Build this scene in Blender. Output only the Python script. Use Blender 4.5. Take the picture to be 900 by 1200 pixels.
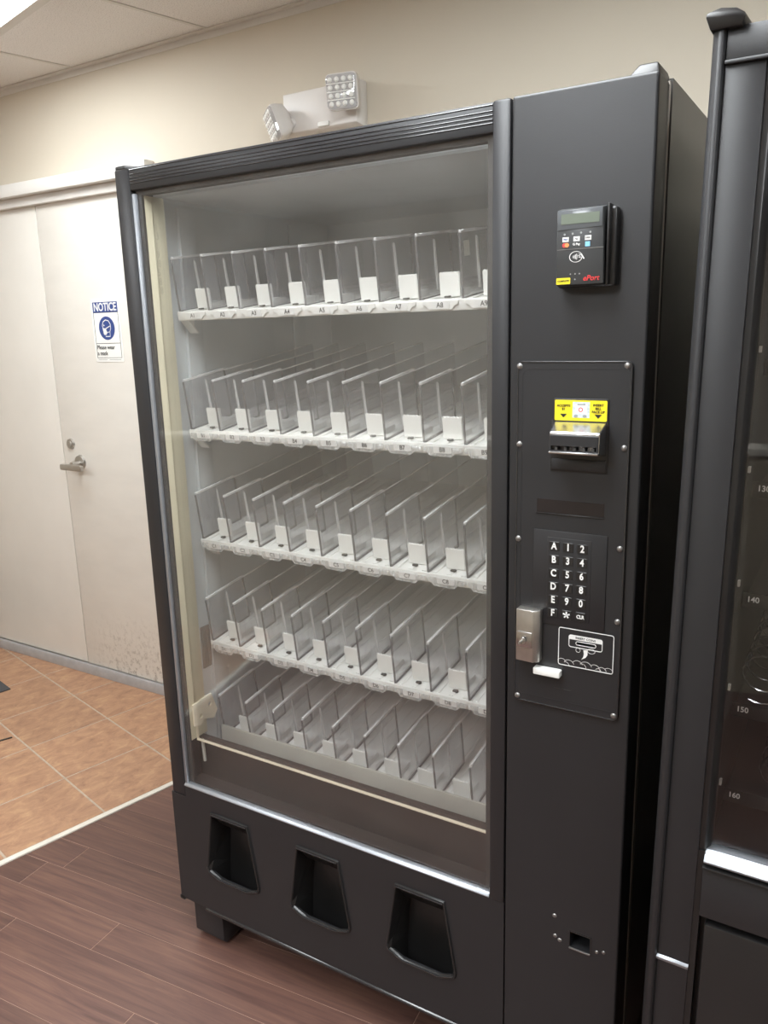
import bpy, bmesh, math, random
from mathutils import Vector, Matrix
random.seed(4)
for o in list(bpy.data.objects): bpy.data.objects.remove(o)
S = bpy.context.scene
C = S.collection

# ------------------------------------------------------------------ camera, world, light level, exposure
RX, RY, RZ = (0.85687388, 0.09375465, -0.5069292), (0.5148729, -0.2051199, 0.83236514), (-0.02594317, -0.97423606, -0.22403361)
CAM = Vector((1.3892, -1.23, 1.5191))
cd = bpy.data.cameras.new('camera'); cam = bpy.data.objects.new('camera', cd); C.objects.link(cam)
cd.sensor_fit = 'VERTICAL'; cd.sensor_height = 36.0; cd.lens = 930.0 / 1200.0 * 36.0
cd.clip_start = 0.02
cam.matrix_world = Matrix(((RX[0], -RX[1], -RX[2], CAM.x), (RY[0], -RY[1], -RY[2], CAM.y), (RZ[0], -RZ[1], -RZ[2], CAM.z), (0, 0, 0, 1)))
S.camera = cam
w = bpy.data.worlds.new('world'); S.world = w; w.use_nodes = True
w.node_tree.nodes['Background'].inputs[0].default_value = (0.9, 0.95, 1, 1)
w.node_tree.nodes['Background'].inputs[1].default_value = 0.0
LAMP = 10.2                                   # radiance of the ceiling troffers' diffusers
S.view_settings.view_transform = 'Standard'; S.view_settings.look = 'None'
S.view_settings.gamma = 1.0; S.view_settings.use_curve_mapping = False
S.view_settings.exposure = 1.0
S.cycles.transparent_max_bounces = 64
S.cycles.max_bounces = 12; S.cycles.glossy_bounces = 6; S.cycles.diffuse_bounces = 5

# ------------------------------------------------------------------ materials
def lin(c):
    return tuple(((v / 255.0) / 12.92 if v / 255.0 <= 0.04045 else ((v / 255.0 + 0.055) / 1.055) ** 2.4) for v in c)
def newmat(name):
    m = bpy.data.materials.new(name); m.use_nodes = True
    nt = m.node_tree; b = nt.nodes['Principled BSDF']
    return m, nt, b
def noise(nt, scale, detail=4, coord='Object', rough=0.55, stretch=None):
    tc = nt.nodes.new('ShaderNodeTexCoord'); n = nt.nodes.new('ShaderNodeTexNoise')
    n.inputs['Scale'].default_value = scale; n.inputs['Detail'].default_value = detail; n.inputs['Roughness'].default_value = rough
    if stretch:
        mp = nt.nodes.new('ShaderNodeMapping'); mp.inputs['Scale'].default_value = stretch
        nt.links.new(tc.outputs[coord], mp.inputs[0]); nt.links.new(mp.outputs[0], n.inputs['Vector'])
    else:
        nt.links.new(tc.outputs[coord], n.inputs['Vector'])
    return n
def ramp(nt, src, stops):
    r = nt.nodes.new('ShaderNodeValToRGB')
    while len(r.color_ramp.elements) < len(stops): r.color_ramp.elements.new(0.5)
    for e, (p, c) in zip(r.color_ramp.elements, stops):
        e.position = p; e.color = (*c, 1)
    nt.links.new(src, r.inputs[0]); return r
def bump(nt, b, src, strength, dist=0.001):
    n = nt.nodes.new('ShaderNodeBump'); n.inputs['Strength'].default_value = strength; n.inputs['Distance'].default_value = dist
    nt.links.new(src, n.inputs['Height']); nt.links.new(n.outputs[0], b.inputs['Normal']); return n
def mat(name, rgb, rough=0.5, metal=0.0, spec=0.5, vary=0.06, nscale=12, bmp=0.0, bscale=400):
    m, nt, b = newmat(name); c = lin(rgb)
    n = noise(nt, nscale)
    r = ramp(nt, n.outputs[0], [(0.3, tuple(v * (1 - vary) for v in c)), (0.7, tuple(min(1, v * (1 + vary)) for v in c))])
    nt.links.new(r.outputs[0], b.inputs['Base Color'])
    b.inputs['Roughness'].default_value = rough; b.inputs['Metallic'].default_value = metal
    b.inputs['Specular IOR Level'].default_value = spec
    if bmp:
        nb = noise(nt, bscale, 2); bump(nt, b, nb.outputs[0], bmp)
    return m
def thin_clear(name, tint=(1, 1, 1), haze=0.0, haze_col=(0.9, 0.9, 0.9), rough=0.0, f0=0.04, scr=None):
    m = bpy.data.materials.new(name); m.use_nodes = True; nt = m.node_tree
    for n in list(nt.nodes): nt.nodes.remove(n)
    out = nt.nodes.new('ShaderNodeOutputMaterial'); tr = nt.nodes.new('ShaderNodeBsdfTransparent'); gl = nt.nodes.new('ShaderNodeBsdfGlossy')
    tr.inputs[0].default_value = (*tint, 1); gl.inputs['Roughness'].default_value = rough; gl.inputs[0].default_value = (1, 1, 1, 1)
    lw = nt.nodes.new('ShaderNodeLayerWeight'); lw.inputs[0].default_value = 0.5
    p = nt.nodes.new('ShaderNodeMath'); p.operation = 'POWER'; p.inputs[1].default_value = 5
    nt.links.new(lw.outputs['Facing'], p.inputs[0])
    ma = nt.nodes.new('ShaderNodeMath'); ma.operation = 'MULTIPLY_ADD'; ma.inputs[1].default_value = 1 - f0; ma.inputs[2].default_value = f0
    nt.links.new(p.outputs[0], ma.inputs[0])
    mx = nt.nodes.new('ShaderNodeMixShader'); nt.links.new(ma.outputs[0], mx.inputs[0])
    base = tr.outputs[0]
    if haze > 0:
        df = nt.nodes.new('ShaderNodeBsdfDiffuse'); df.inputs[0].default_value = (*haze_col, 1)
        n = noise(nt, 9, 5) if scr is None else noise(nt, scr, 6, stretch=(1, 1.0, 0.22), rough=0.7); mr = nt.nodes.new('ShaderNodeMapRange')
        mr.inputs[1].default_value = 0.3; mr.inputs[2].default_value = 0.7; mr.inputs[3].default_value = haze * (0.6 if scr is None else 0.2); mr.inputs[4].default_value = haze * (1.4 if scr is None else 2.2)
        nt.links.new(n.outputs[0], mr.inputs[0])
        mh = nt.nodes.new('ShaderNodeMixShader'); nt.links.new(mr.outputs[0], mh.inputs[0])
        nt.links.new(tr.outputs[0], mh.inputs[1]); nt.links.new(df.outputs[0], mh.inputs[2]); base = mh.outputs[0]
    nt.links.new(base, mx.inputs[1]); nt.links.new(gl.outputs[0], mx.inputs[2]); nt.links.new(mx.outputs[0], out.inputs[0])
    return m
def emit(name, col, strength):
    m, nt, b = newmat(name)
    b.inputs['Base Color'].default_value = (*col, 1); b.inputs['Emission Color'].default_value = (*col, 1); b.inputs['Emission Strength'].default_value = strength
    return m
M = {}
M['wall'] = mat('wall_paint', (209, 200, 184), 0.75, vary=0.015, nscale=3, bmp=0.15, bscale=250)
M['wall_low'] = mat('wall_lower_paint', (186, 173, 150), 0.7, vary=0.03, nscale=3)
M['white_trim'] = mat('white_trim_paint', (218, 215, 210), 0.45, vary=0.02)
M['wood_cap'] = mat('cap_paint', (222, 216, 204), 0.4, vary=0.03)
M['alu'] = mat('brushed_aluminium', (196, 198, 202), 0.35, metal=0.85, vary=0.05)
M['alu_sill'] = mat('anodised_trim', (166, 170, 176), 0.36, metal=0.7, vary=0.04)
M['alu_dark'] = mat('dull_trim', (124, 126, 131), 0.45, metal=0.6, vary=0.05)
M['threshold'] = mat('threshold_metal', (176, 175, 176), 0.5, metal=0.3, vary=0.08, nscale=30)
M['black_gloss'] = mat('worn_black_edge', (40, 40, 42), 0.2, spec=0.8, vary=0.05)
M['black_snack'] = mat('black_snack_paint', (40, 40, 42), 0.42, vary=0.05, bmp=0.12, bscale=900)
M['black'] = mat('black_powder_coat', (40, 40, 42), 0.38, vary=0.05, bmp=0.12, bscale=900)
M['side_grey'] = mat('charcoal_side_paint', (72, 70, 67), 0.35, vary=0.05, bmp=0.06, bscale=500)
M['black_side'] = mat('black_side_paint', (40, 39, 38), 0.33, vary=0.05, bmp=0.06, bscale=500)
M['black_plastic'] = mat('black_plastic', (36, 35, 35), 0.33, vary=0.08)
M['reader'] = mat('reader_plastic', (60, 61, 62), 0.32, vary=0.04)
M['black_deep'] = mat('black_interior', (20, 20, 20), 0.55, vary=0.1)
M['gasket'] = mat('dark_gasket', (62, 60, 58), 0.6, vary=0.06)
M['vent_grey'] = mat('vent_grey', (112, 113, 112), 0.6)
M['panel_low'] = mat('lower_inner_panel', (54, 48, 45), 0.35, vary=0.1, nscale=6)
M['gasket_light'] = mat('grey_gasket', (196, 188, 178), 0.6)
M['liner_beige'] = mat('aged_cream_liner', (214, 207, 180), 0.55, vary=0.05, nscale=8)
M['liner'] = mat('white_liner', (206, 212, 214), 0.5, vary=0.04, nscale=6)
M['liner_grey'] = mat('grey_liner', (206, 212, 214), 0.55, vary=0.05, nscale=6)
M['white_plastic'] = mat('white_plastic', (240, 240, 236), 0.4, vary=0.02)
M['rail_grey'] = mat('grey_rail', (186, 184, 174), 0.5, vary=0.06, nscale=18)
M['edge_lit'] = mat('cream_lit_edge', (232, 220, 196), 0.45)  # cream paints in the pane's lit edge; on the bracket it is plain colour
M['chrome'] = mat('chrome', (196, 196, 198), 0.26, metal=1.0, vary=0.03)
M['steel'] = mat('satin_steel', (188, 184, 178), 0.34, metal=0.9, vary=0.06, nscale=60)
M['screw'] = mat('screw_steel', (150, 148, 146), 0.35, metal=0.8)
M['dark_red'] = mat('display_window', (36, 31, 32), 0.2)
M['white_print'] = mat('white_print', (236, 236, 234), 0.5, vary=0.01)
M['grey_print'] = mat('grey_print', (150, 152, 150), 0.5, vary=0.01)
M['black_print'] = mat('black_print', (28, 28, 30), 0.5, vary=0.01)
M['yellow'] = mat('yellow_sticker', (236, 216, 40), 0.4, vary=0.02)
M['blue'] = mat('sign_blue', (52, 74, 136), 0.5, vary=0.03)
M['sky_blue'] = mat('light_blue_print', (130, 190, 225), 0.5, vary=0.02)
M['red'] = mat('red_print', (214, 62, 62), 0.5, vary=0.02)
M['pencil'] = mat('faint_pencil', (176, 168, 142), 0.6)
M['orange'] = mat('orange_print', (232, 140, 80), 0.5, vary=0.02)
M['bill_print'] = mat('bill_print', (200, 212, 216), 0.5, vary=0.2, nscale=300)
M['lcd'] = mat('lcd_grey_green', (104, 112, 100), 0.25, vary=0.06)
M['cap_clear'] = mat('smoked_cover', (92, 95, 98), 0.15, vary=0.05)
M['mat'] = mat('rubber_mat', (74, 74, 76), 0.9, vary=0.15, nscale=200, bmp=0.4, bscale=500)
M['grout'] = mat('grout', (184, 168, 150), 0.85, vary=0.12, nscale=40)
M['subfloor'] = mat('plank_gap', (166, 136, 120), 0.8, vary=0.1)
M['strip'] = mat('white_transition_strip', (226, 220, 208), 0.45, vary=0.07, nscale=30)
M['glass'] = thin_clear('door_glass', (0.985, 0.985, 0.985), haze=0.013, haze_col=(0.85, 0.83, 0.78))
M['glass_dark'] = thin_clear('dark_machine_glass', (0.9, 0.9, 0.9), haze=0.003)
M['glass_in'] = thin_clear('inner_pane', (0.98, 0.98, 0.978), haze=0.012, haze_col=(0.85, 0.84, 0.78))
M['acrylic'] = thin_clear('clear_acrylic', (0.92, 0.92, 0.925), haze=0.025, haze_col=(0.8, 0.8, 0.82), rough=0.05)
M['acrylic_glint_edge'] = thin_clear('acrylic_glint_edge', (0.75, 0.75, 0.77), haze=0.75, haze_col=(0.93, 0.93, 0.93), rough=0.12)  # white haze puts the bright glint of the divider tops into the colour
M['acrylic_face'] = thin_clear('scuffed_acrylic', (0.89, 0.89, 0.895), haze=0.09, haze_col=(0.8, 0.8, 0.83), rough=0.08, scr=130)
M['acrylic_tag'] = thin_clear('tag_plastic', (0.9, 0.9, 0.9), haze=0.22, haze_col=(0.85, 0.85, 0.83), rough=0.1, scr=60)
M['acrylic_dark'] = thin_clear('acrylic_cut_edge', (0.55, 0.55, 0.57), haze=0.3, haze_col=(0.34, 0.34, 0.35), rough=0.1)
M['lamp_lens'] = thin_clear('lamp_lens', (0.85, 0.85, 0.86), haze=0.3, haze_col=(0.8, 0.8, 0.82), rough=0.05, f0=0.1)
M['em_white'] = mat('white_lamp_plastic', (226, 222, 218), 0.45, vary=0.02)
M['coil'] = mat('coil_wire', (190, 190, 195), 0.18, metal=1.0)
M['lamp'] = emit('lamp_diffuser', (0.93, 0.975, 1.0), LAMP)

# ceiling tile: speckled mineral fibre
m, nt, b = newmat('ceiling_tile'); n = noise(nt, 260, 3); c = lin((238, 236, 234))
r = ramp(nt, n.outputs[0], [(0.3, tuple(v * 0.66 for v in c)), (0.47, c), (1.0, c)]); nt.links.new(r.outputs[0], b.inputs['Base Color'])
b.inputs['Roughness'].default_value = 0.95; bump(nt, b, n.outputs[0], 0.5, 0.002); M['ceiling'] = m

def random_shift(nt, n, coord='Object'):
    # moves the texture by the object's random number so that alike pieces differ
    oi = nt.nodes.new('ShaderNodeObjectInfo'); tc = nt.nodes.new('ShaderNodeTexCoord'); cx = nt.nodes.new('ShaderNodeCombineXYZ')
    mu = nt.nodes.new('ShaderNodeMath'); mu.operation = 'MULTIPLY'; mu.inputs[1].default_value = 37.0
    nt.links.new(oi.outputs['Random'], mu.inputs[0]); nt.links.new(mu.outputs[0], cx.inputs[0]); nt.links.new(mu.outputs[0], cx.inputs[1])
    ad = nt.nodes.new('ShaderNodeVectorMath'); ad.operation = 'ADD'
    nt.links.new(tc.outputs[coord], ad.inputs[0]); nt.links.new(cx.outputs[0], ad.inputs[1])
    return ad, oi
# floor tile: mottled terracotta
m, nt, b = newmat('terracotta_tile')
n = nt.nodes.new('ShaderNodeTexNoise'); n.inputs['Scale'].default_value = 26; n.inputs['Detail'].default_value = 10; n.inputs['Roughness'].default_value = 0.76
n.inputs['Distortion'].default_value = 0.6
ad, oi = random_shift(nt, n)
mp = nt.nodes.new('ShaderNodeMapping'); mp.inputs['Scale'].default_value = (1.0, 0.55, 1); mp.inputs['Rotation'].default_value = (0, 0, 0.5)
nt.links.new(ad.outputs[0], mp.inputs[0]); nt.links.new(mp.outputs[0], n.inputs['Vector'])
r = ramp(nt, n.outputs[0], [(0.28, lin((138, 103, 82))), (0.42, lin((165, 126, 100))), (0.54, lin((180, 140, 110))), (0.68, lin((197, 160, 123))), (0.8, lin((210, 177, 138)))])
hs = nt.nodes.new('ShaderNodeHueSaturation'); mr = nt.nodes.new('ShaderNodeMapRange'); mr.inputs[3].default_value = 0.93; mr.inputs[4].default_value = 1.06
nt.links.new(oi.outputs['Random'], mr.inputs[0]); nt.links.new(mr.outputs[0], hs.inputs['Value']); nt.links.new(r.outputs[0], hs.inputs['Color'])
nt.links.new(hs.outputs[0], b.inputs['Base Color']); b.inputs['Roughness'].default_value = 0.45; bump(nt, b, n.outputs[0], 0.12, 0.002); M['tile'] = m
# plank: dark reddish brown with long grain
m, nt, b = newmat('brown_plank')
n = nt.nodes.new('ShaderNodeTexNoise'); n.inputs['Scale'].default_value = 10; n.inputs['Detail'].default_value = 9; n.inputs['Roughness'].default_value = 0.62; n.inputs['Distortion'].default_value = 0.8
ad, oi = random_shift(nt, n)
mp = nt.nodes.new('ShaderNodeMapping'); mp.inputs['Scale'].default_value = (0.3, 5.5, 1)
nt.links.new(ad.outputs[0], mp.inputs[0]); nt.links.new(mp.outputs[0], n.inputs['Vector'])
r = ramp(nt, n.outputs[0], [(0.25, lin((78, 55, 49))), (0.42, lin((96, 69, 62))), (0.56, lin((107, 78, 68))), (0.75, lin((124, 92, 78)))])
hs = nt.nodes.new('ShaderNodeHueSaturation'); mr = nt.nodes.new('ShaderNodeMapRange'); mr.inputs[3].default_value = 0.82; mr.inputs[4].default_value = 1.16
nt.links.new(oi.outputs['Random'], mr.inputs[0]); nt.links.new(mr.outputs[0], hs.inputs['Value']); nt.links.new(r.outputs[0], hs.inputs['Color'])
nt.links.new(hs.outputs[0], b.inputs['Base Color']); b.inputs['Roughness'].default_value = 0.42; bump(nt, b, n.outputs[0], 0.08, 0.001); M['plank'] = m
# door paint: cream, faint brush marks, scuffs near the foot of the leaf
m, nt, b = newmat('door_cream_paint'); c = lin((225, 221, 213))
n = noise(nt, 5, 5, stretch=(1, 1, 3)); r = ramp(nt, n.outputs[0], [(0.35, tuple(v * 0.955 for v in c)), (0.65, c)])
n2 = noise(nt, 42, 8, rough=0.75, stretch=(1, 1, 0.8)); r2 = ramp(nt, n2.outputs[0], [(0.5, (0, 0, 0)), (0.66, (1, 1, 1))])
tc = nt.nodes.new('ShaderNodeTexCoord'); sp = nt.nodes.new('ShaderNodeSeparateXYZ'); nt.links.new(tc.outputs['Object'], sp.inputs[0])
mrz = nt.nodes.new('ShaderNodeMapRange'); mrz.inputs[1].default_value = 0.30; mrz.inputs[2].default_value = 0.06; mrz.inputs[3].default_value = 0; mrz.inputs[4].default_value = 0.75
mrx = nt.nodes.new('ShaderNodeMapRange'); mrx.inputs[1].default_value = 0.0; mrx.inputs[2].default_value = 0.25
nt.links.new(sp.outputs['Z'], mrz.inputs[0]); nt.links.new(sp.outputs['X'], mrx.inputs[0])
mu = nt.nodes.new('ShaderNodeMath'); mu.operation = 'MULTIPLY'; nt.links.new(mrz.outputs[0], mu.inputs[0]); nt.links.new(mrx.outputs[0], mu.inputs[1])
mu2 = nt.nodes.new('ShaderNodeMath'); mu2.operation = 'MULTIPLY'; nt.links.new(mu.outputs[0], mu2.inputs[0]); nt.links.new(r2.outputs[0], mu2.inputs[1])
mx = nt.nodes.new('ShaderNodeMixRGB'); nt.links.new(mu2.outputs[0], mx.inputs[0]); nt.links.new(r.outputs[0], mx.inputs[1]); mx.inputs[2].default_value = (*lin((116, 104, 86)), 1)
nt.links.new(mx.outputs[0], b.inputs['Base Color']); b.inputs['Roughness'].default_value = 0.5; bump(nt, b, n.outputs[0], 0.1, 0.002); M['door'] = m
M['door_clean'] = mat('door_cream_paint_clean', (225, 221, 213), 0.5, vary=0.025, nscale=5)

# ------------------------------------------------------------------ mesh helpers
class MB:
    def __init__(s): s.v = []; s.f = []
    def add(s, vs, fs):
        k = len(s.v); s.v += [tuple(p) for p in vs]; s.f += [tuple(i + k for i in f) for f in fs]; return s
    def box(s, x0, x1, y0, y1, z0, z1):
        return s.add([(x0, y0, z0), (x1, y0, z0), (x1, y1, z0), (x0, y1, z0), (x0, y0, z1), (x1, y0, z1), (x1, y1, z1), (x0, y1, z1)],
                     [(0, 3, 2, 1), (4, 5, 6, 7), (0, 1, 5, 4), (1, 2, 6, 5), (2, 3, 7, 6), (3, 0, 4, 7)])
    def loft(s, loops, cap0=True, cap1=True):
        n = len(loops[0]); vs = [p for l in loops for p in l]; fs = []
        for k in range(len(loops) - 1):
            for i in range(n):
                j = (i + 1) % n; fs.append((k * n + i, k * n + j, (k + 1) * n + j, (k + 1) * n + i))
        if cap0: fs.append(tuple(range(n - 1, -1, -1)))
        if cap1: fs.append(tuple(range((len(loops) - 1) * n, len(loops) * n)))
        return s.add(vs, fs)
    def prism_y(s, poly, y0, y1): return s.loft([[(x, y0, z) for x, z in poly], [(x, y1, z) for x, z in poly]])
    def prism_x(s, poly, x0, x1): return s.loft([[(x0, y, z) for y, z in poly], [(x1, y, z) for y, z in poly]])
    def prism_z(s, poly, z0, z1): return s.loft([[(x, y, z0) for x, y in poly], [(x, y, z1) for x, y in poly]])
    def cyl_y(s, x, z, r, y0, y1, n=20, r1=None):
        r1 = r if r1 is None else r1
        f = lambda rr, y: [(x + rr * math.cos(2 * math.pi * i / n), y, z + rr * math.sin(2 * math.pi * i / n)) for i in range(n)]
        return s.loft([f(r, y0), f(r1, y1)])
    def cyl_z(s, x, y, r, z0, z1, n=20, r1=None):
        r1 = r if r1 is None else r1
        f = lambda rr, z: [(x + rr * math.cos(2 * math.pi * i / n), y + rr * math.sin(2 * math.pi * i / n), z) for i in range(n)]
        return s.loft([f(r, z0), f(r1, z1)])
    def cyl_x(s, y, z, r, x0, x1, n=12):
        f = lambda x: [(x, y + r * math.cos(2 * math.pi * i / n), z + r * math.sin(2 * math.pi * i / n)) for i in range(n)]
        return s.loft([f(x0), f(x1)])
    def dome_y(s, x, z, r, y0, d, n=14):
        # a screw head bulging towards -y
        loops = []
        for t in (0, 0.5, 0.8, 0.97):
            rr = r * math.sqrt(1 - t * t) if t else r
            loops.append([(x + rr * math.cos(2 * math.pi * i / n), y0 - d * t, z + rr * math.sin(2 * math.pi * i / n)) for i in range(n)])
        return s.loft(loops)
    def ring_y(s, outer, inner, y0, y1):
        n = len(outer)
        vs = [(x, y0, z) for x, z in outer] + [(x, y0, z) for x, z in inner] + [(x, y1, z) for x, z in outer] + [(x, y1, z) for x, z in inner]
        fs = []
        for i in range(n):
            j = (i + 1) % n
            fs += [(i, j, n + j, n + i), (2 * n + i, 3 * n + i, 3 * n + j, 2 * n + j), (i, 2 * n + i, 2 * n + j, j), (n + i, n + j, 3 * n + j, 3 * n + i)]
        return s.add(vs, fs)
    def tube(s, pts, r, n=8):
        pts = [Vector(p) for p in pts]; loops = []; up = Vector((0.13, 0.2, 0.97)).normalized()
        for i, p in enumerate(pts):
            t = (pts[min(i + 1, len(pts) - 1)] - pts[max(i - 1, 0)]).normalized()
            a = t.cross(up)
            if a.length < 1e-3: a = t.cross(Vector((1, 0, 0)))
            a.normalize(); bb = t.cross(a)
            loops.append([tuple(p + a * r * math.cos(2 * math.pi * k / n) + bb * r * math.sin(2 * math.pi * k / n)) for k in range(n)])
        return s.loft(loops)
def mesh_of(name, mb, bevel=0.0, seg=2, smooth=None):
    me = bpy.data.meshes.new(name); bm = bmesh.new()
    vs = [bm.verts.new(p) for p in mb.v]
    for f in mb.f:
        try: bm.faces.new([vs[i] for i in f])
        except ValueError: pass
    bmesh.ops.recalc_face_normals(bm, faces=bm.faces[:])
    if bevel > 0:
        es = [e for e in bm.edges if len(e.link_faces) == 2 and e.calc_face_angle(0) > 0.6]
        bmesh.ops.bevel(bm, geom=es, offset=bevel, segments=seg, affect='EDGES', profile=0.5, clamp_overlap=True)
    if smooth is None: smooth = bevel > 0
    bm.to_mesh(me); bm.free()
    if smooth:
        for p in me.polygons: p.use_smooth = True
        if hasattr(me, 'set_sharp_from_angle'): me.set_sharp_from_angle(angle=math.radians(38))
    return me
def link(name, me, material, parent=None, loc=None, rot=None):
    o = bpy.data.objects.new(name, me); C.objects.link(o)
    if material is not None and me is not None and not me.materials: me.materials.append(M[material])
    if loc: o.location = loc
    if rot: o.rotation_euler = rot
    if parent is not None: adopt(o, parent)
    return o
WORLD = {}
def world_of(o): return WORLD.get(o.name, Matrix.Identity(4))
def adopt(o, parent):
    o.parent = parent; o.matrix_parent_inverse = world_of(parent).inverted()
def obj(name, mb, material, parent=None, bevel=0.0, seg=2, smooth=None):
    return link(name, mesh_of(name, mb, bevel, seg, smooth), material, parent)
def tag(o, label, cat, group=None):
    o['label'] = label; o['category'] = cat
    if group: o['group'] = group
    return o
def struct(o): o['kind'] = 'structure'; return o
def thing(name, label, cat, loc=(0, 0, 0), group=None, rot=(0, 0, 0)):
    o = bpy.data.objects.new(name, None); C.objects.link(o); o.empty_display_size = 0.1
    o.location = loc; o.rotation_euler = rot
    WORLD[o.name] = Matrix.Translation(loc) @ Matrix.Rotation(rot[1], 4, 'Y')
    return tag(o, label, cat, group)
def text_mesh(txt, size, sx=1.0, offset=0.0, align='CENTER', shear=0.0, depth=0.0):
    cu = bpy.data.curves.new('lettering', 'FONT'); cu.body = txt; cu.size = size; cu.align_x = align; cu.align_y = 'CENTER'
    cu.offset = offset * size; cu.shear = shear; cu.extrude = depth; cu.resolution_u = 3
    o = bpy.data.objects.new('lettering', cu); me = bpy.data.meshes.new_from_object(o)
    bpy.data.objects.remove(o); bpy.data.curves.remove(cu)
    for v in me.vertices: v.co.x *= sx
    return me
def text(name, txt, x, y, z, size, material, parent, sx=1.0, offset=0.02, align='CENTER', shear=0.0):
    # lettering that faces -y, x to the right and z up
    me = text_mesh(txt, size, sx, offset, align, shear, 0.0003)
    for v in me.vertices:
        a, bb, c = v.co; v.co = (x + a, y - c, z + bb)
    return link(name, me, material, parent)
def cut(o, mb):
    # opens a real pocket in a mesh
    k = bpy.data.objects.new('cutter', mesh_of('cutter', mb)); C.objects.link(k)
    b_ = o.modifiers.new('cut', 'BOOLEAN'); b_.object = k; b_.operation = 'DIFFERENCE'; b_.solver = 'EXACT'
    bpy.context.view_layer.update(); dg = bpy.context.evaluated_depsgraph_get()
    me = bpy.data.meshes.new_from_object(o.evaluated_get(dg)); o.modifiers.clear(); o.data = me
    for p in me.polygons: p.use_smooth = False
    bpy.data.objects.remove(k); return o
def rounded(x0, x1, z0, z1, r, n=5):
    pts = []
    for cx, cz, a0 in ((x1 - r, z1 - r, 0), (x0 + r, z1 - r, 90), (x0 + r, z0 + r, 180), (x1 - r, z0 + r, 270)):
        for k in range(n + 1):
            a = math.radians(a0 + 90 * k / n); pts.append((cx + r * math.cos(a), cz + r * math.sin(a)))
    return pts
def circle(x, z, r, n=24, sx=1.0): return [(x + sx * r * math.cos(2 * math.pi * i / n), z + r * math.sin(2 * math.pi * i / n)) for i in range(n)]
def frame_ring(x0, x1, z0, z1, r, t): return rounded(x0, x1, z0, z1, r), rounded(x0 + t, x1 - t, z0 + t, z1 - t, max(r - t, 0.0005))
def clip(poly, a, bb, c):
    # keeps the side where a*x + b*y <= c
    out = []
    for i in range(len(poly)):
        p, q = poly[i], poly[(i + 1) % len(poly)]
        dp, dq = a * p[0] + bb * p[1] - c, a * q[0] + bb * q[1] - c
        if dp <= 0: out.append(p)
        if dp * dq < 0:
            t = dp / (dp - dq); out.append((p[0] + t * (q[0] - p[0]), p[1] + t * (q[1] - p[1])))
    return out
def area(poly): return 0.5 * abs(sum(poly[i][0] * poly[(i + 1) % len(poly)][1] - poly[(i + 1) % len(poly)][0] * poly[i][1] for i in range(len(poly))))

# ------------------------------------------------------------------ the setting
XL, XR, YB, YF, ZC = -3.3, 4.2, 0.985, -4.6, 2.496
TH = math.radians(-13.6); U = (math.cos(TH), math.sin(TH)); V = (-math.sin(TH), math.cos(TH))
def uv(u, v): return (u * U[0] + v * V[0], u * U[1] + v * V[1])
struct(obj('floor', MB().box(XL - 0.1, XR + 0.1, YF - 0.1, YB + 0.2, -0.1, -0.004), 'subfloor'))
floor = bpy.data.objects['floor']
def in_room(poly):
    poly = clip(poly, -1, 0, -XL); poly = clip(poly, 1, 0, XR) if len(poly) > 2 else []
    poly = clip(poly, 0, 1, YB) if len(poly) > 2 else []; poly = clip(poly, 0, -1, -YF) if len(poly) > 2 else []
    return poly if len(poly) > 2 and area(poly) > 2e-4 else None
def slab_local(poly, ang, z0, z1):
    # mesh in a frame turned by ang about z with its origin at the piece's centre
    cx = sum(p[0] for p in poly) / len(poly); cy = sum(p[1] for p in poly) / len(poly)
    ca, sa = math.cos(-ang), math.sin(-ang)
    lp = [((x - cx) * ca - (y - cy) * sa, (x - cx) * sa + (y - cy) * ca) for x, y in poly]
    ins = []
    return lp, (cx, cy, 0)
def piece(name, poly, ang, z0, z1, material, parent, ch=0.0012):
    lp, loc = slab_local(poly, ang, z0, z1)
    cx = sum(p[0] for p in lp) / len(lp); cy = sum(p[1] for p in lp) / len(lp)
    top = []
    for x, y in lp:
        d = math.hypot(x - cx, y - cy); top.append((x - (x - cx) / d * ch, y - (y - cy) / d * ch))
    mb = MB().loft([[(x, y, z0) for x, y in lp], [(x, y, z1 - ch * 0.8) for x, y in lp], [(x, y, z1) for x, y in top]])
    o = link(name, mesh_of(name, mb), material, None, loc, (0, 0, ang)); o.parent = parent
    return o
def rest(name, polys, z0, z1, material, parent):
    mb = MB()
    for p in polys: mb.prism_z(p, z0, z1)
    o = obj(name, mb, material); o.parent = parent; o['kind'] = 'stuff'; return o
US = -0.651                                       # where tile meets planks, in the grid's u
# grout bed under the tiles
gb = in_room([uv(-8, -8), uv(US, -8), uv(US, 6), uv(-8, 6)])
o = obj('grout_bed', MB().prism_z(gb, -0.004, -0.0014), 'grout'); o.parent = floor
T = 0.3125; G = 0.0035; near, far = [], []
for i in range(14):
    for j in range(-18, 8):
        u1 = -0.658 - i * T if i else -0.668; u0 = -0.658 - (i + 1) * T; v0 = 0.1105 + j * T * 1.012; v1 = v0 + T * 1.012
        p = in_room([uv(u0 + G, v0 + G), uv(u1 - G, v0 + G), uv(u1 - G, v1 - G), uv(u0 + G, v1 - G)])
        if p:
            cx = sum(q[0] for q in p) / len(p); cy = sum(q[1] for q in p) / len(p)
            (near if (cy > -2.6 and cx > -3.2) else far).append(p)
for p in near: piece('tile', p, TH, -0.004, 0.0, 'tile', floor)
rest('far_tiles', far, -0.004, 0.0, 'tile', floor)
PA = math.radians(4.9); P = (math.cos(PA), math.sin(PA)); Q = (-math.sin(PA), math.cos(PA))
def pq(p, q): return (p * P[0] + q * Q[0], p * P[1] + q * Q[1])
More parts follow.
